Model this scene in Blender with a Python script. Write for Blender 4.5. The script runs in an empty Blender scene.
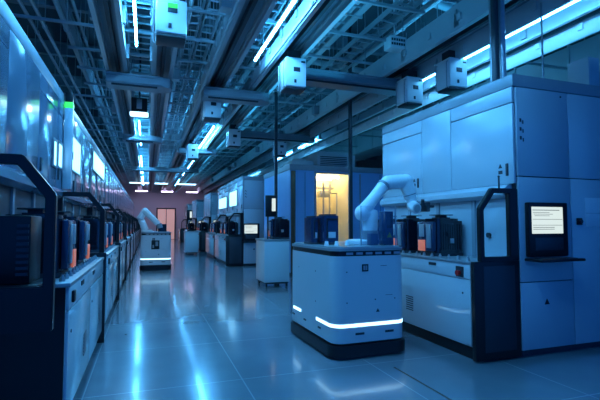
import bpy, bmesh, math, random
from mathutils import Vector, Matrix
random.seed(7)
PI = math.pi
C = bpy.context.scene.collection
S = bpy.context.scene

HAZE = 0
# ------------------------------------------------------------------ materials
def mat(name, col, rough=0.5, metal=0.0, spec=0.5, emit=None, es=0.0, coat=0.0, noise=0.0, nscale=6.0):
    m = bpy.data.materials.new(name); m.use_nodes = True
    nt = m.node_tree; b = nt.nodes['Principled BSDF']
    b.inputs['Base Color'].default_value = (*col, 1)
    b.inputs['Roughness'].default_value = rough
    b.inputs['Metallic'].default_value = metal
    b.inputs['Specular IOR Level'].default_value = spec
    b.inputs['Coat Weight'].default_value = coat
    b.inputs['Coat Roughness'].default_value = 0.08
    if emit:
        b.inputs['Emission Color'].default_value = (*emit, 1)
        b.inputs['Emission Strength'].default_value = es
    if noise:
        tc = nt.nodes.new('ShaderNodeTexCoord'); n = nt.nodes.new('ShaderNodeTexNoise')
        n.inputs['Scale'].default_value = nscale; n.inputs['Detail'].default_value = 3
        r = nt.nodes.new('ShaderNodeMapRange')
        r.inputs['To Min'].default_value = max(0.02, rough - noise); r.inputs['To Max'].default_value = rough + noise
        nt.links.new(tc.outputs['Object'], n.inputs['Vector'])
        nt.links.new(n.outputs['Fac'], r.inputs['Value']); nt.links.new(r.outputs['Result'], b.inputs['Roughness'])
    return m

M = {}
M['white'] = mat('powder_coated_white', (.60, .64, .68), .30, noise=.05, nscale=2.0, coat=.35)
M['panel'] = mat('satin_panel', (.46, .52, .58), .25, noise=.03, nscale=1.0, spec=.8)
M['robot'] = mat('robot_shell', (.90, .91, .92), .36)
M['grey'] = mat('grey_paint', (.26, .29, .33), .4)
M['rail'] = mat('anodised_aluminium', (.50, .53, .56), .35, metal=.55, noise=.08)
M['duct'] = mat('painted_duct', (.55, .58, .60), .55, noise=.05)
M['galv'] = mat('galvanised_steel', (.40, .43, .46), .42, metal=.6, noise=.1, nscale=9)
M['black'] = mat('black_powder_coat', (.010, .012, .016), .32, spec=.35, noise=.04)
M['smoke'] = mat('smoked_polycarbonate', (.008, .012, .022), .10, coat=.6)
M['dark'] = mat('dark_steel', (.04, .05, .065), .45, metal=.3, noise=.08)
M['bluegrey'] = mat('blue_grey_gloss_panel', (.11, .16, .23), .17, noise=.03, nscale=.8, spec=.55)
M['bluepaint'] = mat('light_blue_paint', (.22, .42, .72), .3)
M['gloss'] = mat('gloss_white_panel', (.60, .64, .68), .13, noise=.03, nscale=1.0, spec=.8)
M['navy'] = mat('navy_panel', (.06, .10, .19), .35, coat=.2)
M['ceil'] = mat('ceiling_slab', (.10, .12, .14), .85)
M['seam'] = mat('seam_rubber', (.015, .02, .03), .7)
M['orange'] = mat('orange_wafer_carrier', (.85, .20, .10), .4, emit=(1.0, .22, .12), es=.16)  # faint glow added so the tags stay orange under blue light
M['red'] = mat('red_plastic', (.65, .02, .02), .3)
M['yellow'] = mat('yellow_label', (.75, .55, .05), .5)
M['brown'] = mat('brown_tape_and_reflection', (.22, .14, .09), .18, metal=.5)  # brown of the tape; on the steel corner strip, a painted warm reflection
M['cream'] = mat('cream_interior', (.85, .78, .55), .6)
M['screen'] = mat('lit_screen', (.02, .02, .02), .3, emit=(.80, .93, .90), es=.42)
M['screen_ink'] = mat('screen_text', (.02, .02, .02), .4, emit=(.35,.42,.42), es=.15)
M['green'] = mat('green_lamp', (.02, .3, .05), .3, emit=(.05,1,.15), es=.5)
M['tube'] = mat('lit_tube', (.8, .9, 1), .3, emit=(.09, .48, 1.0), es=95)
M['tube_dim'] = mat('lit_tube_dimmer', (.8, .9, 1), .3, emit=(.10, .50, 1.0), es=24)
M['strip'] = mat('lit_strip', (.8, .9, 1), .3, emit=(.45, .80, 1.0), es=1.3)
M['reflection_glow'] = mat('painted_reflection', (.8, .9, 1), .3, emit=(.30, .75, 1.0), es=1.1)  # emission stands in for bright reflections on the tool panels
M['warm'] = mat('warm_tube', (1, .8, .5), .3, emit=(1.0, .78, .42), es=11)
M['rosy'] = mat('rosy_panel', (1, .8, .7), .3, emit=(.62, .50, .85), es=6)
M['door_glow'] = mat('warm_lit_doorway', (1, .7, .6), .3, emit=(1.0, .50, .42), es=.16)
M['wallm'] = mat('far_wall_paint', (.75, .64, .68), .6)
M['lens'] = mat('glass_lens', (.01, .015, .03), .05, coat=1)
M['blueplate'] = mat('blue_tinted_plastic', (.012, .035, .09), .22, coat=.4)
M['floor'] = mat('epoxy_floor', (.20, .25, .30), .14, spec=.9, coat=.35)

def glass_mat():
    m = bpy.data.materials.new('clear_acrylic'); m.use_nodes = True; nt = m.node_tree; nt.nodes.clear()
    o = nt.nodes.new('ShaderNodeOutputMaterial'); mx = nt.nodes.new('ShaderNodeMixShader')
    t = nt.nodes.new('ShaderNodeBsdfTransparent'); g = nt.nodes.new('ShaderNodeBsdfGlossy')
    t.inputs[0].default_value = (.94, .97, 1, 1); g.inputs['Roughness'].default_value = .06
    f = nt.nodes.new('ShaderNodeFresnel'); f.inputs[0].default_value = 1.45
    nt.links.new(f.outputs[0], mx.inputs[0]); nt.links.new(t.outputs[0], mx.inputs[1]); nt.links.new(g.outputs[0], mx.inputs[2])
    nt.links.new(mx.outputs[0], o.inputs[0]); return m
M['glass'] = glass_mat()

def floor_nodes():
    m = M['floor']; nt = m.node_tree; b = nt.nodes['Principled BSDF']
    tc = nt.nodes.new('ShaderNodeTexCoord'); sp = nt.nodes.new('ShaderNodeSeparateXYZ')
    nt.links.new(tc.outputs['Object'], sp.inputs[0])
    def line(sock, off, pitch, w):
        a = nt.nodes.new('ShaderNodeMath'); a.operation = 'SUBTRACT'; a.inputs[1].default_value = off - pitch / 2
        nt.links.new(sock, a.inputs[0])
        d = nt.nodes.new('ShaderNodeMath'); d.operation = 'FLOORED_MODULO'; d.inputs[1].default_value = pitch
        nt.links.new(a.outputs[0], d.inputs[0])
        c = nt.nodes.new('ShaderNodeMath'); c.operation = 'COMPARE'; c.inputs[1].default_value = pitch / 2; c.inputs[2].default_value = w
        nt.links.new(d.outputs[0], c.inputs[0]); return c.outputs[0]
    lx = line(sp.outputs[0], .87, 1.35, .006); ly = line(sp.outputs[1], 4.12, 1.35, .006)
    mx = nt.nodes.new('ShaderNodeMath'); mx.operation = 'MAXIMUM'
    nt.links.new(lx, mx.inputs[0]); nt.links.new(ly, mx.inputs[1])
    n = nt.nodes.new('ShaderNodeTexNoise'); n.inputs['Scale'].default_value = .7; n.inputs['Detail'].default_value = 5
    nt.links.new(tc.outputs['Object'], n.inputs['Vector'])
    cr = nt.nodes.new('ShaderNodeValToRGB')
    cr.color_ramp.elements[0].position = .3; cr.color_ramp.elements[0].color = (.15, .19, .23, 1)
    cr.color_ramp.elements[1].position = .7; cr.color_ramp.elements[1].color = (.24, .29, .34, 1)
    nt.links.new(n.outputs['Fac'], cr.inputs[0])
    mc = nt.nodes.new('ShaderNodeMix'); mc.data_type = 'RGBA'
    nt.links.new(mx.outputs[0], mc.inputs['Factor']); nt.links.new(cr.outputs[0], mc.inputs['A'])
    mc.inputs["B"].default_value = (.33, .38, .42, 1)
    nt.links.new(mc.outputs['Result'], b.inputs['Base Color'])
    n2 = nt.nodes.new('ShaderNodeTexNoise'); n2.inputs['Scale'].default_value = 1.6; n2.inputs['Detail'].default_value = 6
    nt.links.new(tc.outputs['Object'], n2.inputs['Vector'])
    r = nt.nodes.new('ShaderNodeMapRange'); r.inputs['To Min'].default_value = .12; r.inputs['To Max'].default_value = .26
    nt.links.new(n2.outputs['Fac'], r.inputs['Value']); nt.links.new(r.outputs[0], b.inputs['Roughness'])
    n3 = nt.nodes.new('ShaderNodeTexNoise'); n3.inputs['Scale'].default_value = 2.2; n3.inputs['Detail'].default_value = 2
    nt.links.new(tc.outputs['Object'], n3.inputs['Vector'])
    bp = nt.nodes.new('ShaderNodeBump'); bp.inputs['Strength'].default_value = .06; bp.inputs['Distance'].default_value = .02
    nt.links.new(n3.outputs['Fac'], bp.inputs['Height']); nt.links.new(bp.outputs[0], b.inputs['Normal'])
floor_nodes()

# ------------------------------------------------------------------ mesh builder
class MB:
    def __init__(s, sx=1): s.bm = bmesh.new(); s.sx = sx
    def box(s, x0, x1, y0, y1, z0, z1, bev=0.0, seg=2):
        b = bmesh.new(); bmesh.ops.create_cube(b, size=1)
        for v in b.verts:
            v.co = Vector(((x0 + x1) / 2 + v.co.x * (x1 - x0), (y0 + y1) / 2 + v.co.y * (y1 - y0), (z0 + z1) / 2 + v.co.z * (z1 - z0)))
        if bev: bmesh.ops.bevel(b, geom=b.edges[:], offset=bev, segments=seg, affect='EDGES', profile=.5)
        s._add(b); return s
    def rbox(s, x0, x1, y0, y1, z0, z1, r, seg=5):           # rounded vertical corners
        pts = []
        for cx, cy, a0 in ((x1 - r, y1 - r, 0), (x0 + r, y1 - r, 90), (x0 + r, y0 + r, 180), (x1 - r, y0 + r, 270)):
            for i in range(seg + 1):
                a = math.radians(a0 + 90 * i / seg); pts.append((cx + r * math.cos(a), cy + r * math.sin(a)))
        return s.prism(pts, 'z', z0, z1)
    def prism(s, pts, ax, a0, a1, bev=0.0):
        b = bmesh.new()
        def P(u, v, w):
            return {'x': (w, u, v), 'y': (u, w, v), 'z': (u, v, w)}[ax]
        A = [b.verts.new(P(u, v, a0)) for u, v in pts]; B = [b.verts.new(P(u, v, a1)) for u, v in pts]
        n = len(pts); b.faces.new(A[::-1]); b.faces.new(B)
        for i in range(n): b.faces.new((A[i], A[(i + 1) % n], B[(i + 1) % n], B[i]))
        bmesh.ops.recalc_face_normals(b, faces=b.faces[:])
        if bev: bmesh.ops.bevel(b, geom=b.edges[:], offset=bev, segments=2, affect='EDGES')
        s._add(b); return s
    def ring(s, outer, inner, ax, a0, a1):                    # closed frame, same vertex count
        b = bmesh.new()
        def P(u, v, w):
            return {'x': (w, u, v), 'y': (u, w, v), 'z': (u, v, w)}[ax]
        L = [[b.verts.new(P(u, v, w)) for u, v in pts] for pts in (outer, inner) for w in (a0, a1)]
        n = len(outer)
        for i in range(n):
            j = (i + 1) % n
            b.faces.new((L[0][i], L[0][j], L[1][j], L[1][i])); b.faces.new((L[2][i], L[2][j], L[3][j], L[3][i]))
            b.faces.new((L[0][i], L[0][j], L[2][j], L[2][i])); b.faces.new((L[1][i], L[1][j], L[3][j], L[3][i]))
        bmesh.ops.recalc_face_normals(b, faces=b.faces[:])
        bmesh.ops.bevel(b, geom=[e for e in b.edges if len(e.link_faces) == 2 and e.calc_face_angle(0) > .3], offset=.006, segments=2, affect='EDGES')
        s._add(b); return s
    def cyl(s, p0, p1, r, r2=None, seg=16, caps=True):
        p0 = Vector(p0); p1 = Vector(p1); d = p1 - p0
        b = bmesh.new()
        bmesh.ops.create_cone(b, cap_ends=caps, segments=seg, radius1=r, radius2=r if r2 is None else r2, depth=d.length)
        q = d.to_track_quat('Z', 'Y').to_matrix().to_4x4()
        bmesh.ops.transform(b, matrix=Matrix.Translation((p0 + p1) / 2) @ q, verts=b.verts[:]); s._add(b); return s
    def ball(s, p, r, seg=16, sc=(1, 1, 1)):
        b = bmesh.new(); bmesh.ops.create_uvsphere(b, u_segments=seg, v_segments=seg // 2, radius=r)
        for v in b.verts: v.co = Vector((p[0] + v.co.x * sc[0], p[1] + v.co.y * sc[1], p[2] + v.co.z * sc[2]))
        s._add(b); return s
    def lathe(s, prof, axis_p0, axis_p1, seg=24):            # prof: (radius, t along the axis 0..1)
        p0 = Vector(axis_p0); d = Vector(axis_p1) - p0; q = d.to_track_quat('Z', 'Y')
        b = bmesh.new(); rings = []
        for r, t in prof:
            rings.append([b.verts.new(p0 + d * t + q @ Vector((r * math.cos(2 * PI * i / seg), r * math.sin(2 * PI * i / seg), 0))) for i in range(seg)])
        for a, c in zip(rings, rings[1:]):
            for i in range(seg): b.faces.new((a[i], a[(i + 1) % seg], c[(i + 1) % seg], c[i]))
        b.faces.new(rings[0][::-1]); b.faces.new(rings[-1])
        bmesh.ops.recalc_face_normals(b, faces=b.faces[:]); s._add(b); return s
    def tube(s, pts, r, seg=8):
        for a, c in zip(pts, pts[1:]): s.cyl(a, c, r, seg=seg)
        for p in pts[1:-1]: s.ball(p, r, 8)
        return s
    def _add(s, b):
        if s.sx < 0:
            for v in b.verts: v.co.x = -v.co.x
            bmesh.ops.reverse_faces(b, faces=b.faces[:])
        me = bpy.data.meshes.new('t'); b.to_mesh(me); b.free(); s.bm.from_mesh(me); bpy.data.meshes.remove(me)
    def build(s, name, m, parent=None, loc=(0, 0, 0), rz=0, **props):
        me = bpy.data.meshes.new(name); s.bm.to_mesh(me); s.bm.free()
        for p in me.polygons: p.use_smooth = True
        me.set_sharp_from_angle(angle=math.radians(35))
        me.materials.append(M[m] if isinstance(m, str) else m)
        o = bpy.data.objects.new(name, me); C.objects.link(o)
        o.parent = parent; o.location = loc; o.rotation_euler = (0, 0, rz)
        for k, v in props.items(): o[k] = v
        return o

def tag(o, label, cat, group=None):
    o['label'] = label; o['category'] = cat
    if group: o['group'] = group
    return o
def thing(name, label, cat, loc=(0, 0, 0), rz=0, group=None):
    o = bpy.data.objects.new(name, None); C.objects.link(o); o.location = loc; o.rotation_euler = (0, 0, rz)
    o.empty_display_size = .1
    return tag(o, label, cat, group)
def dup(o, loc, label, group=None, rz=None):
    r = o.copy(); C.objects.link(r); r.location = loc
    if rz is not None: r.rotation_euler = (0, 0, rz)
    r['label'] = label
    if group: r['group'] = group
    def rec(a, p):
        for ch in a.children:
            c = ch.copy(); C.objects.link(c); c.parent = p; rec(ch, c)
    rec(o, r); return r
def repeat(mb, name, m, parent, locs):
    o = mb.build(name, m, parent, locs[0])
    for l in locs[1:]:
        c = o.copy(); C.objects.link(c); c.parent = parent; c.location = l
    return o
def struct(o): o['kind'] = 'structure'; return o

# ------------------------------------------------------------------ setting
struct(MB().box(-9, 16, -6, 46, -.2, 0).build('floor', 'floor'))
struct(MB().box(-9, 16, -6, 46, 6.6, 6.8).build('ceiling', 'ceil'))
w = MB().box(-9, 16, 44, 44.2, 0, 6.6); struct(w.build('wall_far', 'wallm'))
struct(MB().box(-9.2, -9, -6, 46, 0, 6.6).build('wall_left', 'grey'))
struct(MB().box(16, 16.2, -6, 46, 0, 6.6).build('wall_right', 'grey'))
d = struct(MB().box(.95, 2.55, 43.93, 43.995, 0, 2.9).build('door_1', 'door_glow'))
MB().ring([(.85, 0), (.85, 3.0), (2.65, 3.0), (2.65, 0)], [(.97, 0.02), (.97, 2.88), (2.53, 2.88), (2.53, 0.02)], 'y', 43.9, 43.93).build('door_frame', 'dark', d)
MB().box(1.72, 1.78, 43.9, 43.93, 0, 2.88).build('door_stile', 'dark', d)

tag(MB().box(2.385, 2.405, 3.0, 3.95, .0, .002).build('floor_tape', 'brown'), 'short faded brownish tape line on the floor in front of the white mobile robot', 'floor tape')
# ------------------------------------------------------------------ shared pieces
def frame_shape(w):  # guard frame outline in (x, z), x from aisle edge -w to 0
    o = [(-w, 1.05), (-w, 1.62), (-w + .17, 1.84), (.03, 1.84), (.03, 1.05)]
    i = [(-w + .055, 1.10), (-w + .055, 1.60), (-w + .20, 1.785), (-.09, 1.785), (-.09, 1.10)]
    return o, i

def triangle(mb, x, y, z, s, ax='y'):
    if ax == 'y': mb.prism([(x - s, z - s * .8), (x + s, z - s * .8), (x, z + s)], 'y', y - .004, y)
    else: mb.prism([(y - s, z - s * .8), (y + s, z - s * .8), (y, z + s)], 'x', x - .004, x)

def process_tool(sx, length, width, label, loc, group, near='full', hmi=True):
    """x = 0 is the aisle face of the tall body; aisle towards -x (mirrored by sx); y from 0 to length"""
    t = thing('process_tool', label, 'machine', loc, 0, group)
    B = lambda: MB(sx)
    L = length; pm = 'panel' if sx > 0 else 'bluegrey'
    b = B().box(.02, width, .02, L, .10, 2.98)
    b.box(.06, width - .04, .06, L - .04, 0, .10)
    body = b.build('body', 'dark' if near == 'full' else 'panel', t)
    B().box(-.012, width, -.012, L, 2.99, 3.13, .008).build('roof_cap', 'grey', t, label='darker blue grey roof band')
    # aisle face panels
    cuts = [.0, .37, .60, 1.0] if near == 'full' else [0, .36, .7, 1.0]
    for k in range(3):
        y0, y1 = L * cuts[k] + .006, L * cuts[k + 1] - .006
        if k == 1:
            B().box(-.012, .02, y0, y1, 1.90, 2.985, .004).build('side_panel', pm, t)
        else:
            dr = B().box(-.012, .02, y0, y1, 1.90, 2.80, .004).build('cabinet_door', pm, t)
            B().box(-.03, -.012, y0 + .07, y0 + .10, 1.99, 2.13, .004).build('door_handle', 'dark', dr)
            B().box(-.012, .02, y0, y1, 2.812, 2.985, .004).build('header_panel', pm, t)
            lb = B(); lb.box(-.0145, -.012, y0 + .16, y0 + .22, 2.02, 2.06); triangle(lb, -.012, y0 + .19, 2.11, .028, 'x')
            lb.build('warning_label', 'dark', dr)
    # ledge above the ports, recess wall
    B().prism([(-.10, 1.78), (-.10, 1.84), (-.02, 1.895), (.02, 1.895), (.02, 1.74), (-.06, 1.74)], 'y', .07, L - .05).build('port_canopy', pm, t)
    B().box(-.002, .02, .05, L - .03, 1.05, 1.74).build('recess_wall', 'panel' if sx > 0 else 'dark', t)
    repeat(B().box(-.02, -.002, 0, .06, 1.05, 1.74), 'recess_post', 'grey', t, [(0, q, 0) for q in (.62, 1.32, 2.02)])
    repeat(B().cyl((-.03, 0, 1.32), (-.002, 0, 1.32), .03), 'latch_knob', 'dark', t, [(0, q, 0) for q in (.40, 1.10, 1.80)])
    # bench
    y0b = .07 if sx > 0 else .54
    y1b = L - .03 if sx > 0 else L - .002
    w = .56
    be = B().box(-w + .02, 0, y0b + .01, y1b, .14, 1.02, .004).build('load_port_bench', 'white', t)
    B().box(-w + .06, 0, y0b + .02, y1b - .02, 0, .14).build('plinth', 'black', be)
    B().box(-w - .01, .0, y0b, y1b, 1.02, 1.05, .006).build('bench_top', 'galv', be)
    fp = B().box(-w, -w + .02, y0b + .02, y1b - .01, .86, 1.015, .004).build('upper_fascia', 'white', be)
    n = 1 if sx > 0 else 2
    for k in range(n):
        a = y0b + .02 + (y1b - y0b - .03) * k / n; c = y0b + .02 + (y1b - y0b - .03) * (k + 1) / n - .008
        fd = B().box(-w, -w + .02, a, c, .16, .85, .004).build('access_panel', 'gloss', be)
        v = B()
        for q in range(7): v.box(-w - .003, -w, (1.16 if sx > 0 else c - .42), (1.32 if sx > 0 else c - .26), .33 + q * .028, .342 + q * .028)
        v.build('vent_slots', 'dark', fd)
        B().cyl((-w - .004, a + .12, .70), (-w, a + .12, .70), .012).build('lock', 'dark', fd)
    repeat(B().box(-w - .006, -w, y0b + .60, y0b + .74, .955, .99), 'name_plate', 'dark', fp, [(0, 0, 0), (0, .8, 0)])
    if sx > 0:
        sw = B().box(-w - .008, -w, y0b + .12, y0b + .24, .87, .985).build('switch_plate', 'dark', be)
        B().cyl((-w - .045, y0b + .18, .915), (-w - .008, y0b + .18, .915), .030, .026).build('emergency_stop', 'red', be)
    else:
        B().box(-w - .02, -w, y0b + .12, y0b + .20, .90, .98, .006).build('rocker_switch', 'black', fp)
    repeat(B().cyl((-w + .06, 0, 1.05), (-w + .06, 0, 1.08), .022, .016, 10).cyl((-w + .06, 0, 1.08), (-w + .06, 0, 1.095), .01, seg=8), 'locating_pin', 'galv', be,
           [(0, y0b + .12 + .16 * q, 0) for q in range(int((y1b - y0b - .2) / .16))])
    # guard frame
    o, i = frame_shape(w)
    if sx > 0:
        o = [(min(x + .07, .03), z) for x, z in o]; i = [(min(x + .07, -.09), z) for x, z in i]
        g = B().ring(o, i, 'y', 0.0, .06).build('guard_frame', 'black', t)
        g2 = B().box(-w - .02, .03, 0.0, .055, 0.02, 1.05, .006).build('end_panel', 'black', t)
        B().box(-w + .10, -.04, -.004, 0.0, .10, 1.0, .002).build('recessed_plate', 'dark', g2)
    else:
        o = [(x, z if z > 1.3 else z - .20) for x, z in o]; i = [(x, z) for x, z in i]
        g = B().ring(o, i, 'y', 0.0, .06).build('guard_frame', 'black', t)
        B().box(-w + .02, 0, y0b, y0b + .01, .02, 1.02).build('end_panel', 'black', be)
        B().box(-w - .03, 0.0, y1b - .02 - .02, y1b, .02, 1.10, .004).build('corner_post', 'black', be)
    B().cyl((-.2, .03, 1.84), (-.2, .03, 1.96), .010, seg=8).ball((-.2, .03, 1.97), .014, 8).build('antenna', 'dark', g)
    return t

def near_face(t, W, sx=1):
    """panels, terminal and details of the face turned to the camera"""
    B = lambda: MB(sx)
    xs = [0.035, .81, 1.60, W]
    for k in range(3):
        a, b = xs[k] + (.004 if k else 0), xs[k + 1] - .004
        B().box(a, b, -.008, .03, 1.985, 2.985, .004).build('upper_panel', 'panel', t)
        if k == 0:
            B().box(a, b, -.008, .03, .815, 1.975, .004).build('middle_panel', 'panel', t)
            lo = B().box(a, b, -.008, .03, .08, .805, .004).build('lower_panel', 'panel', t)
            m = B(); triangle(m, .40, -.008, .585, .035); m.build('warning_label', 'black', lo)
        else:
            B().box(a, b, -.008, .03, .08, 1.975, .004).build('middle_panel', 'panel', t)
    for a_ in ((.075, .10, 0), (.115, .13, -.02)):
        repeat(B().box(a_[0], a_[1], -.011, -.008, 2.39 + a_[2], 2.43 + a_[2]), 'marking', 'dark', t, [(0, 0, .1 * q) for q in range(3)])
    B().cyl((.70, -.012, 2.93), (.70, -.008, 2.93), .012, seg=10).build('lock', 'dark', t)
    mo = B().box(.11, .68, -.07, -.008, 1.09, 1.69, .012).build('operator_terminal', 'black', t)
    sc = B().box(.145, .60, -.074, -.07, 1.345, 1.640, .003).build('screen', 'screen', mo)
    tx = B()
    tx.box(.155, .55, -.0755, -.074, 1.600, 1.608)
    for q in range(3): tx.box(.16 + .012 * q, .40 + .05 * (q % 2), -.0755, -.074, 1.575 - q * .018, 1.580 - q * .018)
    tx.box(.155, .59, -.0755, -.074, 1.500, 1.505); tx.box(.155, .59, -.0755, -.074, 1.435, 1.440)
    for q in range(2): tx.box(.16, .47, -.0755, -.074, 1.41 - q * .02, 1.416 - q * .02)
    tx.build('screen_text', 'screen_ink', mo)
    B().box(.19, .60, -.073, -.07, 1.16, 1.30, .002).build('keypad', 'dark', mo)
    B().box(.09, .72, -.24, -.008, 1.045, 1.075, .008).build('keyboard_tray', 'black', mo)
    kk = B()
    for r in range(4):
        for c in range(14): kk.box(.14 + c * .035, .14 + c * .035 + .027, -.22 + r * .033, -.22 + r * .033 + .025, 1.075, 1.082)
    kk.build('keys', 'dark', mo, kind='stuff')
    es = B().box(.885, .955, -.035, -.008, 1.44, 1.52, .006).build('switch_box', 'black', t)
    B().cyl((.92, -.055, 1.48), (.92, -.035, 1.48), .022, .018).build('switch_button', 'dark', es)
    B().box(1.03, 1.60, -.013, -.008, 1.42, 1.76, .003).build('notice_board', 'white', t)
    B().box(1.04, 1.59, -.0145, -.013, 1.575, 1.58).build('notice_line', 'grey', t)
    repeat(B().cyl((0, .08, 0), (0, .08, .1), .03, seg=12), 'levelling_foot', 'dark', t, [(q, 0, 0) for q in (.1, .8, 1.6)])

# ------------------------------------------------------------------ right tools
GR = 'white process tools along the right side of the aisle'
T1 = process_tool(1, 2.85, 2.9, 'large white process tool in the right foreground with a big lit terminal', (3.83, 3.75, 0), GR)
near_face(T1, 2.9)
rl = ['white process tool with a small lit terminal, beyond the equipment cart',
      'third white process tool from the far end on the right side',
      'second last white process tool far down the right side of the aisle',
      'farthest white process tool at the far end of the right side']
T3 = dup(T1, (3.15, 15.0, 0), rl[0])
dup(T1, (3.2, 18.2, 0), 'white process tool directly joined behind the one beyond the equipment cart')
for k, y in enumerate((23.5, 30.5, 37.5)): dup(T1, (3.2, y, 0), rl[k + 1])

# walk in chamber (second tool) with the yellow lit doorway
t = thing('process_chamber', 'white walk-in process chamber with an open doorway lit warm yellow inside', 'machine', (3.83, 11.8, 0))
b = MB().box(.17, .74, .0, 2.9, .08, 3.0); b.box(0, .17, .012, 2.9, .08, 3.0)
b.box(.74, 1.88, 1.4, 1.46, .08, 3.0); b.box(1.88, 3.4, .0, 2.9, .08, 3.0); b.box(.74, 1.88, 0, .12, 2.98, 3.0)
b.build('shell', 'bluepaint', t)
MB().box(.03, .165, -.01, .012, .08, 2.98, .004).build('corner_strip', 'brown', t, label='steel corner strip with painted warm reflection')
MB().box(-.02, 3.42, -.03, 2.92, 3.0, 3.16, .01).build('roof_cap', 'grey', t)
MB().box(.06, 3.3, .05, 2.8, 0, .08).build('plinth', 'black', t)
b = MB().box(.745, .76, .02, 1.39, .08, 2.97).box(1.86, 1.875, .02, 1.39, .08, 2.97).box(.76, 1.86, 1.37, 1.39, .08, 2.97).box(.76, 1.86, .02, 1.37, 2.94, 2.97).box(.76, 1.86, .02, 1.37, .08, .11)
b.build('inner_lining', 'cream', t)
MB().ring([(.74, .08), (.74, 2.98), (1.88, 2.98), (1.88, .08)], [(.80, .12), (.80, 2.92), (1.82, 2.92), (1.82, .12)], 'y', -.03, .0).build('door_frame', 'galv', t)
repeat(MB().cyl((.9, .5, 2.88), (1.75, .5, 2.88), .03), 'interior_lamp', 'warm', t, [(0, 0, 0), (0, .6, 0)])
b = MB().box(1.22, 1.26, .5, .54, .11, 2.7).box(1.55, 1.58, .8, .83, .11, 2.7).box(.80, 1.8, 1.0, 1.03, 2.55, 2.62).box(1.3, 1.6, .9, 1.2, 2.3, 2.5, .01)
b.tube([(1.5, .6, 2.75), (1.5, .6, 2.4), (1.72, .6, 2.4), (1.72, .6, 1.2)], .02); b.box(.80, 1.82, .6, 1.3, .8, .84)
b.cyl((1.35, .9, 1.62), (1.75, .9, 1.62), .03)
b.build('interior_racking', 'galv', t)
MB().box(2.2, 2.24, -.02, 0, .1, 2.95).build('corner_post', 'grey', t)
repeat(MB().box(0, .01, -.006, 0, .1, 2.95), 'panel_seam', 'dark', t, [(2.9, 0, 0), (.45, 0, 0)])
f = tag(MB().box(4.9, 6.2, 12.4, 13.6, 3.16, 3.62, .02).box(5.0, 6.1, 12.5, 13.5, 3.62, 3.72, .02).build('roof_fan_unit', 'duct'), 'pale box shaped fan unit on the roof of the yellow lit chamber', 'fan unit')
v = MB()
for q in range(6): v.box(5.0, 5.9, 12.39, 12.4, 3.24 + q * .055, 3.265 + q * .055)
v.build('grille', 'dark', f)
f['category'] = 'fan unit'
tag(MB().box(4.05, 4.75, 12.3, 13.2, 3.16, 3.36, .02).cyl((4.4, 12.7, 3.36), (4.4, 12.7, 3.45), .2).build('roof_blower', 'duct'), 'low pale blower box near the corner of the chamber roof', 'blower')

# ------------------------------------------------------------------ left tools
GL = 'white process tools along the left wall of the aisle'
TL = process_tool(-1, 3.08, 2.2, 'nearest white process tool on the left, behind the black guard frame', (-1.05, 2.8, 0), GL, near='left')
ords = ['second', 'third', 'fourth', 'fifth', 'sixth', 'seventh', 'eighth', 'ninth', 'tenth', 'eleventh', 'twelfth']
lefts = []
for k in range(11):
    lefts.append(dup(TL, (-1.05, 2.8 + 3.1 * (k + 1), 0), ords[k] + ' white process tool from the camera in the left hand row'))
# framed glowing patches added to imitate reflections on glossy tool panels
def painted_reflection(y0, y1, z0, z1, parent, sx, name='reflection_frame'):
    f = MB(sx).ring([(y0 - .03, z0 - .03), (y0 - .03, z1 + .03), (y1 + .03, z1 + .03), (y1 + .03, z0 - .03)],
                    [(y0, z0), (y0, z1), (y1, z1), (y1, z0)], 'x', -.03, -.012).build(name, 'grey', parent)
    MB(sx).box(-.018, -.013, y0, y1, z0, z1).build('reflection_patch', 'reflection_glow', f)
painted_reflection(2.86, 3.04, 2.14, 2.42, TL, -1)
painted_reflection(.04, .30, 2.16, 2.44, lefts[0], -1)
painted_reflection(.72, 1.9, 2.24, 2.72, lefts[0], -1)
painted_reflection(.5, 2.95, 2.55, 2.92, lefts[1], -1)
painted_reflection(1.0, 2.5, 2.15, 2.70, T3, 1)
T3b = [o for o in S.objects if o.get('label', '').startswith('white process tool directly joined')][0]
painted_reflection(.3, 2.4, 2.15, 2.60, T3b, 1)

# signal tower on left
t = thing('signal_tower', 'grey post with a green signal lamp beside the left tools', 'signal lamp', (-.98, 6.3, 0))
MB().box(-.05, .05, -.05, .05, 1.9, 2.95, .006).build('post', 'panel', t)
MB().box(-.05, .05, .04, .1, 2.3, 2.4).box(-.07, -.05, -.03, .03, 2.0, 2.1).build('bracket', 'dark', t)
MB().box(-.045, .045, -.045, .045, 3.03, 3.16, .01).build('dark_segment', 'black', t)
MB().box(-.05, .05, -.05, .05, 2.95, 3.03, .01).build('green_segment', 'green', t)

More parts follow.
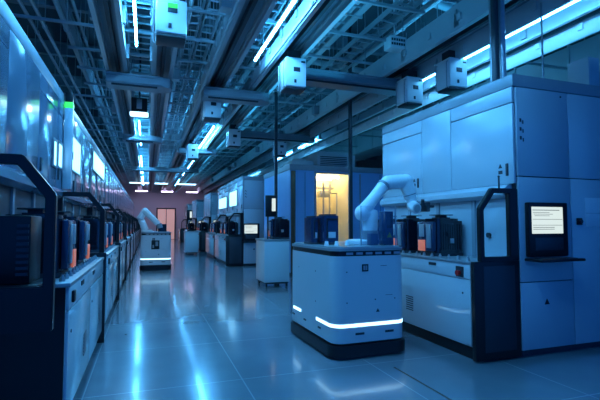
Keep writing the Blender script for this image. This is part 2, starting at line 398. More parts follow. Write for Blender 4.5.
# ------------------------------------------------------------------ wafer pods
def wafer_pod(sx, label, loc, group, rz=0):
    """pod 0.44 wide (x from 0 to .44, aisle side at x = 0), .36 deep (y)"""
    t = thing('wafer_pod', label, 'wafer pod', loc, rz, group)
    B = lambda: MB(sx)
    sh = B(); sh.rbox(.05, .46, 0, .36, .04, .44, .05); sh.rbox(.08, .43, .04, .32, .44, .47, .05)
    sh.build('shell', 'smoke', t)
    rb = B()
    for k in range(9): rb.box(.11 + k * .035, .12 + k * .035, -.008, 0.0, .08, .40)
    rb.build('shell_rib', 'smoke', t)
    sid = B().box(.0, .05, .01, .35, .06, .43, .015).build('front_door', 'blueplate', t)
    B().box(-.012, 0, .05, .14, .10, .40, .004).build('door_stripe', 'grey', sid)
    B().box(-.014, 0, .17, .31, .06, .20, .004).build('carrier_tag', 'orange', t, label='orange carrier tag')
    B().box(-.012, .0, .19, .29, .24, .40, .004).build('view_pane', 'rail', sid)
    B().rbox(.04, .46, .0, .36, .0, .04, .04).build('base_plate', 'dark', t)
    hd = B().box(.17, .33, .10, .26, .47, .485).box(.20, .30, .13, .23, .485, .51).box(.14, .36, .08, .28, .51, .522, .004)
    hd.build('top_flange', 'dark', t)
    B().box(.24, .30, -.010, -.0, .16, .22, .002).build('pod_label', 'grey', t)
    return t
GP = 'black wafer pods on the load ports'
zb = 1.05
P1 = wafer_pod(1, 'large black wafer pod nearest the guard frame on the right foreground tool', (3.335, 4.55, zb), GP)
dup(P1, (3.335, 5.22, zb), 'black wafer pod with orange tag behind the nearest pod on the right foreground tool')
dup(P1, (3.335, 5.88, zb), 'third black wafer pod on the right foreground tool, next to the robot arm gripper')
PL = wafer_pod(-1, 'black wafer pod with orange tag, first one seen past the near left guard frame', (-.55, 3.66, zb), GP)
dup(PL, (-.55, 4.56, zb), 'black wafer pod with orange tag, second one past the near left guard frame')
for k in range(6):
    y = 2.8 + 3.1 * (k + 1)
    for q in range(2):
        dup(PL, (-.55, y + .85 + q * .95, zb), ('nearer' if q == 0 else 'farther') + ' black wafer pod on the ' + ords[k] + ' tool of the left row')
for k, (x, y) in enumerate(((2.66, 15.6), (2.66, 16.4), (2.70, 18.8), (2.70, 19.6), (2.70, 24.2), (2.70, 25.1), (2.7, 31.3))):
    dup(P1, (x, y, zb), ['black wafer pod nearest the guard frame of the tool beyond the cart', 'second black wafer pod on the tool beyond the cart',
        'nearer pod on the tool joined behind the lit terminal tool', 'farther pod on the tool joined behind the lit terminal tool',
        'nearer pod on the third last right hand tool', 'farther pod on the third last right hand tool', 'pod on the second last right hand tool'][k])
# things inside the near left port
t = thing('load_port_module', 'dark load port module with cooling fins inside the near left guard frame', 'load port', (-1.0, 2.95, 1.0))
MB().box(-.02, .36, .0, .28, .10, .50, .01).build('housing', 'black', t)
fn = MB()
for k in range(9): fn.box(.29, .35, -.015, .0, .15 + k * .035, .168 + k * .035)
fn.build('cooling_fins', 'dark', t)
MB().cyl((.06, -.05, .10), (.06, -.05, .62), .018).cyl((.06, -.05, .46), (.06, -.05, .62), .026).build('lift_cylinder', 'galv', t)
MB().box(-.05, .42, -.06, .30, .05, .10, .004).build('mounting_shelf', 'black', t)

# ------------------------------------------------------------------ mobile robots
def seg_link(mb, p0, p1, r0, r1):
    mb.lathe([(r0 * .7, -.0), (r0, .04), (r0, .15), ((r0 + r1) / 2 * .97, .5), (r1, .85), (r1, .96), (r1 * .7, 1.0)], p0, p1)
def mobile_robot(label, loc, rz=0):
    t = thing('mobile_robot', label, 'mobile robot', loc, rz, 'mobile robots with arms in the aisle')
    hw, hl = .455, .70
    ch = MB().rbox(-hw, hw, -hl, hl, .17, 1.10, .13, 8).build('chassis', 'white', t)
    sk = MB().rbox(-hw - .025, hw + .025, -hl - .025, hl + .025, .025, .15, .15, 8).build('bumper', 'black', t)
    MB().rbox(-hw + .05, hw - .05, -hl + .05, hl - .05, .0, .17, .1).build('undercarriage', 'dark', t)
    MB().rbox(-hw + .01, hw - .01, -hl + .01, hl - .01, 1.10, 1.155, .12, 8).build('upper_band', 'black', t)
    MB().rbox(-hw - .008, hw + .008, -hl - .008, hl + .008, 1.155, 1.185, .135, 8).build('deck', 'grey', t)
    MB().rbox(-hw + .02, hw - .02, -hl + .02, hl - .02, 1.185, 1.20, .12, 8).build('deck_plate', 'galv', t)
    # light strip follows the rounded plan
    def strip(path, name='light_strip'):
        b = bmesh.new(); rows = []
        for (x, y, nx, ny) in path:
            rows.append([b.verts.new((x + nx * o, y + ny * o, z)) for o, z in ((-.002, .338), (.004, .338), (.004, .372), (-.002, .372))])
        for a, c in zip(rows, rows[1:]):
            for i in range(4): b.faces.new((a[i], a[(i + 1) % 4], c[(i + 1) % 4], c[i]))
        b.faces.new(rows[0]); b.faces.new(rows[-1][::-1])
        bmesh.ops.recalc_face_normals(b, faces=b.faces[:])
        m = MB(); m._add(b); m.build(name, 'strip', t)
    r = .13; path = [(-hw, -hl + .48, -1, 0), (-hw, -hl + r, -1, 0)]
    for i in range(1, 9):
        a = math.radians(180 + 90 * i / 8); path.append((-hw + r + r * math.cos(a), -hl + r + r * math.sin(a), math.cos(a), math.sin(a)))
    path.append((hw - r, -hl, 0, -1))
    for i in range(1, 9):
        a = math.radians(270 + 90 * i / 8); path.append((hw - r + r * math.cos(a), -hl + r + r * math.sin(a), math.cos(a), math.sin(a)))
    path.append((hw, -hl + .48, 1, 0))
    strip(path)
    strip([(-hw, hl - .15, -1, 0), (-hw, hl - .42, -1, 0)])
    det = MB()
    det.box(-.20, -.09, -hl - .004, -hl, .25, .275, .002).box(.17, .28, -hl - .004, -hl, .25, .275, .002)
    for yy in (-.35, .1, .5): det.box(-hw - .004, -hw, yy, yy + .08, .26, .28)
    for x, z in ((-.3, .93), (-.3, .60), (.05, .62), (.30, .62)): det.cyl((x, -hl - .003, z), (x, -hl, z), .008, seg=8)
    for yy, z in ((-.2, .9), (-.2, .55), (.35, .9)): det.cyl((-hw - .003, yy, z), (-hw, yy, z), .008, seg=8)
    det.box(.12, .20, -hl - .003, -hl, .985, .99).box(.18, .27, -hl - .003, -hl, .66, .664)
    triangle(det, .08, -hl, .50, .022)
    det.build('fixings', 'dark', ch)
    pn = MB().box(-.115, -.035, -hl - .006, -hl, .93, 1.01, .004).build('badge', 'black', ch)
    MB().box(-.10, -.075, -hl - .008, -hl - .006, .945, .995).box(-.07, -.05, -hl - .008, -hl - .006, .945, .995).build('badge_mark', 'grey', pn)
    bd = MB()
    for k in range(6): bd.box(-.3 + k * .12, -.22 + k * .12, -hl + .002, -hl + .012, 1.115, 1.14)
    bd.build('sensor_window', 'galv', t)
    return t

# ---- near robot
A = mobile_robot('large white mobile robot with arm and glowing strip before the right foreground tool', (2.33, 5.03, 0), math.radians(1.5))
arm = thing('robot_arm', '', 'x'); del arm['label']; del arm['category']; arm.parent = A
dz = 1.20
Z = dz
MB().lathe([(.18, 0), (.19, .15), (.19, .7), (.165, 1)], (.18, -.14, Z), (.18, -.14, Z + .06), 32).build('mounting_disc', 'robot', arm)
MB().lathe([(.095, 0), (.10, .05), (.10, .9), (.09, 1)], (.29, -.18, Z + .05), (.29, -.18, Z + .17), 28).build('base_flange', 'grey', arm)
b = MB(); b.lathe([(.09, 0), (.095, .05), (.10, .85), (.09, .97), (.05, 1)], (.29, -.18, Z + .17), (.29, -.18, Z + .43), 28)
b.build('base_column', 'robot', arm)
sh = Vector((.17, -.20, 1.585)); e0 = Vector((.50, -.19, 1.955)); e1 = Vector((.80, -.21, 2.0)); w0 = Vector((.875, -.22, 1.76))
b = MB(); b.cyl((.29, -.18, 1.56), sh, .082, .088, 24); b.ball(sh, .092, 24, (1, 1, 1.1)); b.build('shoulder', 'robot', arm)
b = MB(); b.lathe([(.05, -.06), (.078, .02), (.084, .15), (.072, .5), (.076, .9), (.06, 1)], sh, e0, 24); b.build('upper_arm', 'robot', arm)
d_ = (e0 - sh).normalized()
b = MB(); b.cyl(e0 - d_ * .03, e0, .082, seg=24); b.build('joint_ring', 'grey', arm)
b = MB(); b.ball(e0 + Vector((.05, 0, .02)), .092, 24); b.lathe([(.088, 0), (.092, .2), (.092, .8), (.088, 1)], e0 + Vector((.04, 0, .02)), e1, 24); b.ball(e1, .093, 24); b.build('elbow', 'robot', arm)
b = MB(); b.lathe([(.092, 0), (.092, .3), (.08, .85), (.06, 1)], e1, w0, 24); b.build('forearm', 'robot', arm)
b = MB(); b.cyl(e1 + (w0 - e1) * .70, e1 + (w0 - e1) * .74, .088, seg=24); b.build('joint_ring', 'grey', arm)
b = MB(); b.ball(w0, .072, 20); b.lathe([(.06, 0), (.072, .3), (.072, 1)], w0 + Vector((0, .02, -.05)), (.89, -.30, 1.65), 24); b.build('wrist', 'robot', arm)
b = MB(); b.cyl((.89, -.30, 1.65), (.892, -.32, 1.645), .068, seg=24); b.build('wrist_cap', 'robot', arm)
b = MB(); b.cyl((.892, -.32, 1.645), (.893, -.326, 1.644), .050, seg=24); b.build('wrist_plate', 'rail', arm)
b = MB(); b.box(.95, 1.12, -.27, -.20, 1.66, 1.71, .006).box(1.06, 1.10, -.31, -.17, 1.61, 1.73, .004).box(1.00, 1.03, -.29, -.25, 1.63, 1.77, .004)
b.cyl((1.11, -.24, 1.68), (1.2, -.24, 1.68), .018).box(.89, .97, -.25, -.21, 1.66, 1.70); b.build('gripper', 'dark', arm)
# deck equipment
b = MB(); b.box(.31, .425, -.50, -.36, dz, dz + .40, .008); cb = b.build('control_box', 'blueplate', A)
b = MB(); b.box(.33, .405, -.506, -.50, dz + .20, dz + .38, .003); b.build('control_display', 'lens', cb)
b = MB(); triangle(b, .367, -.50, dz + .12, .035); b.build('warning_label', 'yellow', cb)
b = MB(); b.box(.14, .24, -.46, -.36, dz, dz + .14, .01); b.build('drive_box', 'navy', A)
g = MB().box(-.02, .43, -.53, -.524, dz, dz + .46); g.build('acrylic_shield', 'glass', A)
repeat(MB().box(-.006, .006, -.006, .006, 0, .46), 'shield_post', 'rail', A, [(.436, -.527, dz), (-.026, -.527, dz)])
# pods on deck
def deck_pod(label, loc, s, rz, cat='wafer pod'):
    t = thing('wafer_pod', label, cat, loc, rz, 'wafer pods standing on the mobile robot deck')
    w, d, h = s
    MB().rbox(-w / 2, w / 2, -d / 2, d / 2, .03, h - .02, .03).build('shell', 'blueplate', t)
    MB().rbox(-w / 2 + .02, w / 2 - .02, -d / 2 + .02, d / 2 - .02, h - .02, h, .03).build('top_flange', 'dark', t)
    MB().rbox(-w / 2 - .005, w / 2 + .005, -d / 2 - .005, d / 2 + .005, 0, .03, .03).build('base_plate', 'dark', t)
    MB().box(-w / 4, w / 4, -d / 2 - .006, -d / 2, h * .22, h * .42, .002).build('pod_label', 'white', t)
    MB().box(-w / 2 + .02, w / 2 - .02, -d / 2 - .012, -d / 2, h * .80, h * .86, .003).box(-w / 2 + .02, -w / 2 + .04, -d / 2 - .012, -d / 2, .08, h * .80, .003).build('clamp_bar', 'black', t)
    return t
deck_pod('dark blue wafer pod with a pale label on the near mobile robot', (2.115, 5.02, 1.20), (.19, .30, .37), 0)
deck_pod('slim blue wafer pod at the left rim of the near mobile robot deck', (1.955, 5.16, 1.20), (.09, .30, .35), 0)
deck_pod('slim dark blue pod between the labelled pod and the robot arm', (2.25, 5.16, 1.20), (.06, .20, .33), 0)
t = thing('deck_clamp', 'row of small pale locating clamps on the front left rim of the robot deck', 'clamp', (1.98, 4.72, 1.20))
for k in range(3): MB().cyl((k * .13, 0, 0), (k * .13, 0, .05), .028, .02, 12).build('clamp_cup', 'robot', t)

# ---- far robot
A2 = mobile_robot('smaller looking white mobile robot standing far down the aisle centre', (.29, 15.2, 0), 0)
MB().box(-.14, .10, -.712, -.70, .66, .94, .006).build('front_display', 'black', A2)
MB().box(-.11, -.06, -.716, -.712, .70, .80).box(-.02, .06, -.716, -.712, .76, .90).build('front_display_mark', 'grey', A2)
arm2 = thing('robot_arm', '', 'x'); del arm2['label']; del arm2['category']; arm2.parent = A2
MB().lathe([(.17, 0), (.18, .3), (.15, 1)], (-.28, -.1, dz), (-.28, -.1, dz + .06)).build('mounting_disc', 'robot', arm2)
b = MB(); b.lathe([(.10, 0), (.10, .9), (.07, 1)], (-.32, -.1, dz + .05), (-.48, -.1, dz + .42)); b.ball((-.49, -.1, dz + .45), .10); b.build('base_column', 'robot', arm2)
b = MB(); b.lathe([(.06, 0), (.095, .08), (.095, .9), (.07, 1)], (-.50, -.15, dz + .40), (-.36, -.15, dz + .68)); b.ball((-.35, -.15, dz + .68), .10); b.build('upper_arm', 'robot', arm2)
b = MB(); b.lathe([(.08, 0), (.10, .08), (.09, .9), (.07, 1)], (-.38, -.25, dz + .70), (.08, -.25, dz + .24)); b.build('forearm', 'robot', arm2)
b = MB(); b.lathe([(.09, 0), (.09, 1)], (.08, -.25, dz + .26), (.12, -.25, dz + .12)); b.build('wrist', 'grey', arm2)
d2 = tag(MB().rbox(.35, .62, 15.0, 15.3, 1.20, 1.45, .04).build('wafer_pod', 'smoke'), 'dark wafer pod on the deck of the far mobile robot', 'wafer pod')

# ------------------------------------------------------------------ carts
def cart(loc, label, screen=True):
    t = thing('equipment_cart', label, 'cart', loc, 0)
    MB().box(-.30, .30, 0, .8, .12, 1.06, .01).build('cabinet', 'white', t)
    MB().box(-.32, .32, -.02, .82, 1.06, 1.10, .008).build('worktop', 'galv', t)
    MB().box(-.27, .27, .02, .78, .08, .12).build('chassis', 'dark', t)
    for x in (-.24, .24):
        for y in (.06, .74):
            c = MB().cyl((x - .02, y, .04), (x + .02, y, .04), .04, seg=16); c.box(x - .012, x + .012, y - .012, y + .012, .05, .085); c.build('caster', 'black', t)
    MB().box(-.29, .29, -.006, 0, .16, 1.0, .002).build('door_panel', 'white', t)
    if screen:
        b = MB().cyl((-.17, .2, 1.1), (-.17, .2, 1.95), .02).build('monitor_pole', 'dark', t)
        m = MB().box(-.24, .02, .14, .18, 1.62, 2.12, .01).build('monitor', 'black', t)
        MB().box(-.09, .0, .136, .14, 1.75, 2.05).build('screen', 'screen', m)
    return t
cart((2.84, 9.7, 0), 'white equipment cart with an upright monitor, left of the yellow lit chamber')
P = dup(P1, (2.74, 9.85, 1.10), 'black wafer pod standing on the white equipment cart')
t = cart((2.02, 21.2, 0), 'small white cart far down the right side of the aisle')
for ch in T3.children:
    if ch.name.startswith('operator_terminal'): ch.location = (-.10, 0, -.22)

# ------------------------------------------------------------------ ceiling: transport tracks
def track(name, label, xc, hw, y0, y1, z=4.42):
    t = thing(name, label, 'overhead track', (xc, 0, 0), 0, 'overhead transport tracks')
    for s in (-1, 1):
        r = MB().prism([(s * hw, z), (s * (hw - .07), z), (s * (hw - .07), z + .03), (s * (hw - .035), z + .03), (s * (hw - .035), z + .15), (s * (hw - .07), z + .15), (s * (hw - .07), z + .2), (s * hw, z + .2)], 'y', y0, y1)
        r.build('rail', 'rail', t)
    MB().box(-hw + .06, hw - .06, y0, y1, z + .21, z + .25).build('trough_plate', 'grey', t)
    MB().box(-.03, .03, y0, y1, z + .10, z + .21).build('power_conductor', 'dark', t)
    h = MB(); y = 0
    h.box(-hw - .05, hw + .05, y, y + .05, z + .25, z + .31)
    for s in (-1, 1): h.cyl((s * (hw + .03), y + .025, z + .25), (s * (hw + .03), y + .025, 6.599), .010, seg=6); h.box(s * hw - .02 + s * .02, s * hw + .02 + s * .02, y - .03, y + .08, z + .04, z + .27)
    repeat(h, 'hanger', 'galv', t, [(0, y0 + .4 + 1.5 * q, 0) for q in range(int((y1 - y0 - .4) / 1.5) + 1)])
    return t
track('overhead_track', 'overhead track directly left of the centre tube light', -.60, .20, 2, 43)
track('overhead_track', 'overhead track directly right of the centre tube light, carrying the nearest hoist', .24, .20, 2, 43)
track('overhead_track', 'overhead track left of the second row of tube lights', 1.36, .24, 2, 43)
track('overhead_track', 'overhead track right of the second row of tube lights, carrying the bright white hoist', 2.36, .24, 2, 43)
track('overhead_track', 'overhead track left of the tube light above the right foreground tool', 4.86, .36, 2, 43, 4.45)
track('overhead_track', 'overhead track over the right foreground tool, farthest to the right', 6.15, .33, 2, 43, 4.45)
# side trunking of the right tracks
for x0, x1, z0, z1, lab, m_ in ((5.14, 5.18, 4.35, 4.78, 'long pale trunking panel left of the tube light above the foreground tool', 'duct'),
                            (6.02, 6.06, 4.20, 4.45, 'long white trunking panel right of the tube light above the foreground tool', 'robot'),
                            (4.46, 4.50, 4.44, 4.85, 'long blue grey trunking panel along the right overhead track', 'duct'),
                            (2.09, 2.12, 4.45, 4.70, 'pale side trunking of the track with the bright hoist', 'grey'),
                            (1.09, 1.12, 4.45, 4.70, 'pale side trunking of the track left of the second tube row', 'duct')):
    b = MB().box(x0, x1, 2, 43, z0, z1, .004)
    y = 2.3
    while y < 20: b.box(x0 - .03, x0, y, y + .08, z0 + .12, z0 + .22); y += .75
    tag(b.build('cable_trunking', m_), lab, 'cable trunking')

def hoist(label, loc, m_='robot'):
    t = thing('overhead_hoist', label, 'hoist', loc, 0, 'box shaped hoists hanging from the overhead tracks')
    b = MB().box(-.19, .19, 0, .40, -.56, -.04, .03).build('housing', m_, t)
    MB().box(-.18, .18, .03, .37, -.60, -.56, .01).build('lower_tray', 'dark', t)
    MB().box(-.12, .12, .1, .3, -.04, .12).build('drive_unit', 'dark', t)
    MB().box(-.05, .07, -.006, 0, -.30, -.22, .002).build('display', 'dark', b)
    MB().box(-.04, .0, -.012, 0, -.50, -.44, .003).build('latch', 'dark', b)
    MB().box(.09, .16, -.005, 0, -.13, -.10).build('front_marking', 'dark', b)
    repeat(MB().tube([(-.18, 0, -.1), (-.22, 0, -.12), (-.22, 0, -.56), (-.17, 0, -.58)], .010), 'side_rail', 'rail', t, [(0, .05, 0), (0, .35, 0)])
    return t
zt = 4.41
h0 = hoist('bright white hoist hanging beside the second tube light', (2.42, 7.1, zt))
h1 = dup(h0, (.25, 5.6, zt), 'large hoist cut by the top edge of the picture, with a green display')
MB().box(-.05, .07, -.010, -.002, -.24, -.18).build('green_display', 'green', h1)
dup(h0, (1.36, 9.8, zt), 'hoist on the track left of the second tube row')
dup(h0, (2.5, 13.2, zt), 'hoist hanging above the far end of the cross track, past the bright one')
dup(h0, (1.55, 16.2, zt), 'small looking pale hoist hanging above the far tube light')
dup(h0, (5.13, 6.2, 4.42), 'pale hoist above the roof edge of the foreground tool, the nearer of two')
dup(h0, (4.98, 7.3, 4.42), 'pale hoist above the roof edge of the foreground tool, the farther of two')
dup(h0, (4.4, 14.5, 4.42), 'dark looking hoist high above the lit terminal tool')

# cross tracks
def cross(label, x0, x1, y, z=4.42, m_='grey'):
    t = thing('cross_track', label, 'overhead track', (0, y, 0), 0, 'cross tracks joining the overhead tracks')
    pts = [(x0, -.24), (x1 - .2, -.24), (x1 - .06, -.18), (x1, -.06), (x1, .06), (x1 - .06, .18), (x1 - .2, .24), (x0, .24)]
    MB().prism(pts, 'z', z - .22, z - .02, .01).build('box_beam', m_, t)
    MB().box(x0, x1 - .2, -.27, -.24, z - .20, z - .16).box(x0, x1 - .2, -.27, -.24, z - .07, z - .03).build('edge_rail', 'grey', t)
    MB().tube([(x0 + .1, -.2, z - .24), (x1 - .3, -.2, z - .24)], .02).build('conduit', 'dark', t)
    repeat(MB().box(-.04, .04, -.06, .06, z - .02, z), 'mounting_pad', 'galv', t, [(x0 + .2 + (x1 - x0 - .6) * k / 3, 0, 0) for k in range(4)])
    return t
cross('dark cross beam reaching right from the bright white hoist', 2.65, 5.2, 7.95, 4.46, 'grey')
cross('cross track bridging the two centre tracks near the signal unit', -.8, .45, 9.3)
cross('cross track bridging the second pair of tracks', 1.1, 2.6, 9.6)
cross('cross beam right of the second pair of tracks, above the chamber', 2.6, 5.4, 13.9, 4.46)
cross('far cross track bridging the two centre tracks', -.8, .45, 15.5)
cross('far cross track bridging the second pair of tracks', 1.1, 2.6, 17.5)
cross('very far cross track spanning the aisle', -.8, 2.6, 24)
# signal unit
t = thing('ceiling_sensor_unit', 'black sensor unit with a bright lamp rim hanging over the aisle centre', 'sensor', (-.22, 11, 4.05))
MB().rbox(-.18, .18, 0, .3, .08, .42, .03).build('housing', 'black', t)
MB().box(-.06, .06, -.01, 0, .15, .38, .003).build('lens_column', 'galv', t)
MB().rbox(-.21, .21, -.03, .33, .03, .07, .05).build('lamp_rim', 'strip', t)
MB().cyl((0, .15, .42), (0, .15, 2.549), .02).build('drop_rod', 'dark', t)
la = bpy.data.lights.new('sensor_lamp', 'AREA'); la.shape = 'RECTANGLE'; la.size = .36; la.size_y = .3; la.color = (.45, .80, 1.0); la.energy = 20
lo = bpy.data.objects.new('sensor_lamp', la); C.objects.link(lo); lo.location = (-.22, 11.15, 4.07)

# ------------------------------------------------------------------ tube lights
UP = 5
def tube_light(label, x, y0, y1, z=4.52, zh=None):
    t = thing('tube_light', label, 'tube light', (x, y0, z), 0, 'ceiling tube lights')
    L = y1 - y0
    MB().cyl((0, 0, 0), (0, L, 0), .016, seg=8).build('tube', 'tube_dim' if x > 5 else 'tube', t)
    MB().box(-.02, .02, -.03, L + .03, .03, .06, .005).build('housing', 'duct', t)
    repeat(MB().cyl((0, 0, .06), (0, 0, 6.599 - z), .008, seg=6), 'hanger', 'galv', t, [(0, L * .1, 0), (0, L * .9, 0)])
    la = bpy.data.lights.new('added_upfill', 'AREA'); la.shape = 'RECTANGLE'; la.size = .08; la.size_y = L  # unseen area light added above each tube to brighten the ceiling
    la.color = (.03, .42, .9); la.energy = UP * L
    lo = bpy.data.objects.new('added_upfill', la); C.objects.link(lo); lo.location = (x, y0 + L / 2, z + .08); lo.rotation_euler = (PI, 0, 0)
    return t
tube_light('lit tube light at the top centre-left, running towards the camera', -.22, 1.7, 7.9)
tube_light('lit tube light below the black sensor unit on the aisle centre line', -.27, 13.8, 18.0)
tube_light('farther lit tube light on the aisle centre line', -.3, 21, 28)
tube_light('farthest lit tube light on the aisle centre line', -.3, 30, 36)
tube_light('long lit tube light slanting at the top centre, left of the bright hoist', 1.87, 1.7, 7.9)
tube_light('lit tube light beyond the bright hoist in the second row', 1.95, 13.8, 18.2)
tube_light('farther lit tube light in the second row', 2.1, 21, 28.5)
tube_light('farthest lit tube light in the second row', 2.1, 31, 36)
tube_light('longest lit tube light at the top right above the foreground tool', 5.53, 3.9, 8.3)
tube_light('short lit tube light seen above the yellow lit chamber', 5.75, 14.6, 16.6)
tube_light('lit tube light left of the chamber roof corner', 5.8, 17.6, 20.0)
tube_light('lit tube light high above the lit terminal tool', 5.95, 24.5, 29)
tube_light('thin lit tube light behind the two roof edge hoists', 7.6, 8.4, 9.6)
# bright strips near the far end
for k, (x0, x1, y) in enumerate(((-1.2, .1, 33), (.5, 1.4, 33), (2.0, 3.4, 33))):
    tag(MB().box(x0, x1, y, y + .5, 4.36, 4.418).build('light_panel', 'strip'), ['left', 'middle', 'right'][k] + ' of the bright light panels across the far ceiling', 'light panel', 'bright light panels across the far ceiling')
for k in range(3):
    tag(MB().box(-1 + k * 2.2, 0 + k * 2.2, 41.2, 41.6, 4.36, 4.418).build("light_panel", "rosy"), ['left', 'middle', 'right'][k] + ' of the warm light panels before the far wall', 'light panel', 'warm light panels before the far wall')

# ------------------------------------------------------------------ ceiling structure and services
n = 0
y = 1.5
while y < 44:
    b = MB().box(-9, 16, y, y + .16, 6.18, 6.22).box(-9, 16, y, y + .16, 6.5, 6.54).box(-9, 16, y + .07, y + .09, 6.22, 6.5)
    struct(b.build('trim_%d' % (n + 1), 'grey')); n += 1
    y += 3.0
for x in (-4, -1.8, 3.4, 7.2, 11):
    b = MB().box(x, x + .14, 1, 44, 5.95, 6.0).box(x, x + .14, 1, 44, 6.12, 6.17).box(x + .06, x + .08, 1, 44, 6.0, 6.12)
    struct(b.build('trim_%d' % (n + 1), 'grey')); n += 1
lab_st = 'thin steel strut channel spanning crosswise between the ceiling services'
y = 2.4; k = 0
while y < 42:
    z = 4.86
    x0 = -3.2 if k % 4 == 1 else -1.5; x1 = 9.5 if k % 3 else 4.2
    b = MB().box(x0, x1, y, y + .045, z, z + .045)
    for x in (x0 + .2, (x0 + x1) / 2, x1 - .2): b.cyl((x, y + .02, z), (x, y + .02, 6.599), .008, seg=6)
    tag(b.build('strut_channel', 'rail'), lab_st, 'strut', 'crosswise strut channels under the ceiling')
    y += 1.15; k += 1
def ladder(label, xc, w, z, y0=1.5, y1=42):
    b = MB().box(xc - w / 2, xc - w / 2 + .025, y0, y1, z, z + .09).box(xc + w / 2 - .025, xc + w / 2, y0, y1, z, z + .09)
    y = y0 + .2
    while y < y1: b.box(xc - w / 2, xc + w / 2, y, y + .03, z + .01, z + .035); y += .3
    y = y0 + .5
    while y < y1:
        for s in (-1, 1): b.cyl((xc + s * w / 2, y, z), (xc + s * w / 2, y, 6.599), .008, seg=6)
        y += 2.0
    tag(b.build('cable_ladder', 'galv'), label, 'cable ladder', 'cable ladders under the ceiling')
ladder('cable ladder above the centre tube light', -.18, .44, 4.96)
ladder('cable ladder between the centre and second tracks, left one', .72, .2, 4.96)
ladder('cable ladder between the centre and second tracks, right one', .98, .24, 4.96)
ladder('cable ladder above the second row of tube lights', 1.84, .36, 4.96)
ladder('cable ladder just right of the bright hoist track', 3.1, .3, 4.96)
ladder('cable ladder right of the hanging white box', 3.9, .34, 4.96)
ladder('cable ladder over the right foreground tool', 7.1, .4, 4.96)


for X_ in (3.0, 6.5):  # added upward lights without fixtures, filling the ceiling steelwork
    for Y_ in (8, 18, 30):
        la = bpy.data.lights.new('added_ceiling_fill', 'AREA'); la.shape = 'RECTANGLE'; la.size = 1.2; la.size_y = 8; la.color = (.03, .36, .70); la.energy = 26
        lo = bpy.data.objects.new('added_ceiling_fill', la); C.objects.link(lo); lo.location = (X_, Y_, 3.5 if X_ != 3.0 else 4.3); lo.rotation_euler = (PI, 0, 0)
lab_p = 'long thin ceiling pipe running the length of the hall'
for x, z, r, m_ in ((-3.4, 5.0, .06, 'galv'), (-2.6, 5.5, .05, 'galv'), (-2.15, 5.3, .035, 'rail'), (-1.9, 5.2, .035, 'rail'), (-1.6, 5.4, .05, 'duct'), (-1.25, 5.2, .03, 'galv'), (-1.0, 5.6, .09, 'duct'),
                 (-.75, 5.2, .03, 'rail'), (-.5, 5.35, .04, 'rail'), (.15, 5.5, .05, 'galv'), (.35, 5.3, .035, 'rail'), (.50, 5.3, .035, 'rail'), (.72, 5.72, .05, 'duct'), (1.22, 5.4, .04, 'galv'), (1.42, 5.6, .05, 'duct'),
                 (2.3, 5.3, .04, 'rail'), (2.45, 5.45, .05, 'rail'), (2.75, 5.3, .03, 'galv'), (4.3, 5.3, .05, 'galv'), (4.50, 5.2, .03, 'rail'), (5.0, 5.6, .07, 'duct'), (6.6, 5.4, .06, 'galv'), (7.9, 5.3, .08, 'galv')):
    b = MB().cyl((x, 1.2, z), (x, 42, z), r, seg=8)
    y = 2 + random.random()
    while y < 42: b.cyl((x, y, z), (x, y, 6.6), .008, seg=6); b.cyl((x, y - .02, z), (x, y + .02, z), r * 1.35, seg=8); y += 2.4
    tag(b.build('ceiling_pipe', m_), lab_p, 'pipe', 'long thin pipes under the ceiling')
for x0, x1, z0, z1, ya, yb, lab in ((-4.6, -3.7, 5.0, 5.6, 1.5, 42, 'large rectangular air duct above the left tool roofs'),
                                (3.36, 3.64, 5.25, 5.60, 1.5, 42, 'rectangular air duct between the bright hoist track and the right tracks'),
                                (8.8, 10.0, 4.6, 5.4, 1.5, 42, 'large rectangular air duct far right above the tools')):
    b = MB().box(x0, x1, ya, yb, z0, z1, .01)
    y = ya + 1
    while y < yb: b.box(x0 - .03, x1 + .03, y, y + .04, z0 - .03, z1 + .03); y += 1.5
    for y in (5, 15, 25, 35): b.cyl((x0 + .1, y, z1), (x0 + .1, y, 6.599), .012, seg=6); b.cyl((x1 - .1, y, z1), (x1 - .1, y, 6.599), .012, seg=6)
    tag(b.build('air_duct', 'duct'), lab, 'air duct')
def round_duct(lab, pts, r):
    tag(MB().tube(pts, r, 16).build('round_duct', 'duct'), lab, 'air duct')
round_duct('dark round duct crossing behind the hanging white box', [(2.7, 6.6, 5.83), (4.6, 7.0, 5.83), (7.5, 7.4, 5.83)], .08)
round_duct('round duct crossing high over the right tools', [(2.6, 10.6, 5.83), (8.5, 11.4, 5.83)], .08)
t = tag(MB().box(4.16, 4.50, 6.85, 7.1, 4.70, 4.92, .01).cyl((4.3, 6.95, 4.92), (4.3, 6.95, 6.599), .012).build('hanging_box', 'robot'), 'small white box with rows of dark marks hanging under the ceiling right of centre', 'sign box')
b = MB()
for r_ in range(2):
    for c_ in range(6): b.box(4.18 + c_ * .05, 4.215 + c_ * .05, 6.845, 6.85, 4.745 + r_ * .08, 4.79 + r_ * .08)
b.build('dark_mark', 'dark', t, kind='stuff')
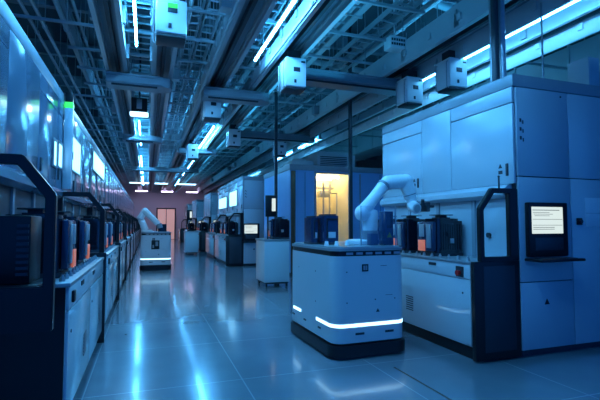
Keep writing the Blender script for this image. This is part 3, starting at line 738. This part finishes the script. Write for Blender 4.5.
# vertical posts
for lab, x, y, z0, r, m_ in (('slim dark drop post above the chamber roof, right of the cross beam', 4.62, 9.5, 0, .035, 'dark'),
                          ('slim dark drop post left of the chamber corner', 3.21, 11.1, 1.2, .035, 'dark'),):
    tag(MB().box(x - r, x + r, y - r, y + r, 0, 6.6).build('support_post', m_), lab, 'post')
t = thing('riser_pipes', 'bundle of vertical pipes rising from the near corner of the foreground tool roof', 'pipe', (4.10, 4.2, 3.13))
MB().cyl((-.07, 0, 0), (-.07, 0, 3.4), .045).build('dark_pipe', 'dark', t)
MB().cyl((.04, 0, 0), (.04, 0, 3.4), .04).build('bright_pipe', 'rail', t)
MB().cyl((-.01, .1, 0), (-.01, .1, 3.4), .04).build('rear_pipe', 'galv', t)
MB().box(-.14, .12, -.06, .15, 0, .03).build('base_flange', 'dark', t)
MB().cyl((.70, 0, 0), (.70, 0, 1.2), .012, seg=8).build('thin_conduit', 'galv', t)
t = tag(MB().box(5.35, 5.55, 4.0, 4.3, 3.13, 3.62, .01).build('roof_unit', 'duct'), 'pale box on the foreground tool roof at the right picture edge', 'roof unit')
t = tag(MB().box(4.4, 5.2, 6.0, 6.45, 3.13, 3.30, .01).box(4.5, 4.9, 6.1, 6.4, 3.30, 3.5, .01).build('roof_unit', 'dark'), 'dark equipment on the far end of the foreground tool roof', 'roof unit')

# extra junk band: valve boxes on tracks
for k in range(16):
    x = random.choice([-.882, .522, 1.008, 2.682, 4.378]); y = 6 + k * 1.7
    b = MB().box(x - .08, x + .08, y, y + .2, 4.5, 4.72, .01).cyl((x, y + .1, 4.72), (x, y + .1, 6.6), .012, seg=6)
    tag(b.build('junction_box', 'grey' if k % 2 else 'duct'), 'small junction box with a conduit beside the overhead tracks', 'junction box', 'small junction boxes beside the overhead tracks')

# ------------------------------------------------------------------ thin haze filling the hall
hz = bpy.data.materials.new('thin_haze'); hz.use_nodes = True; nt = hz.node_tree; nt.nodes.clear()
oo = nt.nodes.new('ShaderNodeOutputMaterial'); vs = nt.nodes.new('ShaderNodeVolumeScatter')
vs.inputs['Color'].default_value = (.55, .85, 1, 1); vs.inputs['Density'].default_value = HAZE; vs.inputs['Anisotropy'].default_value = .2
nt.links.new(vs.outputs[0], oo.inputs['Volume'])
M['haze'] = hz
if HAZE: tag(MB().box(-8.9, 15.9, 6.0, 43.85, .01, 6.5).build('haze', 'haze', kind='stuff'), 'thin blue haze hanging in the air along the hall', 'haze')

# ------------------------------------------------------------------ world, camera
w = bpy.data.worlds.new('world'); S.world = w; w.use_nodes = True
bg = w.node_tree.nodes['Background']; bg.inputs[0].default_value = (.010, .17, .80, 1); bg.inputs[1].default_value = .45

H, F, P, Y = 1.45, 437.0, math.radians(3.15), math.radians(19.3)
cam = bpy.data.cameras.new('camera'); cam.sensor_width = 36; cam.lens = F / 600 * 36; cam.clip_end = 200; cam.clip_start = .05
co = bpy.data.objects.new('camera', cam); C.objects.link(co); co.location = (0, 0, H)
co.rotation_euler = (PI / 2 + P, 0, -Y)
S.camera = co
S.view_settings.view_transform = 'Standard'; S.view_settings.look = 'None'; S.view_settings.gamma = 1
S.view_settings.exposure = 1.1; S.view_settings.use_curve_mapping = False
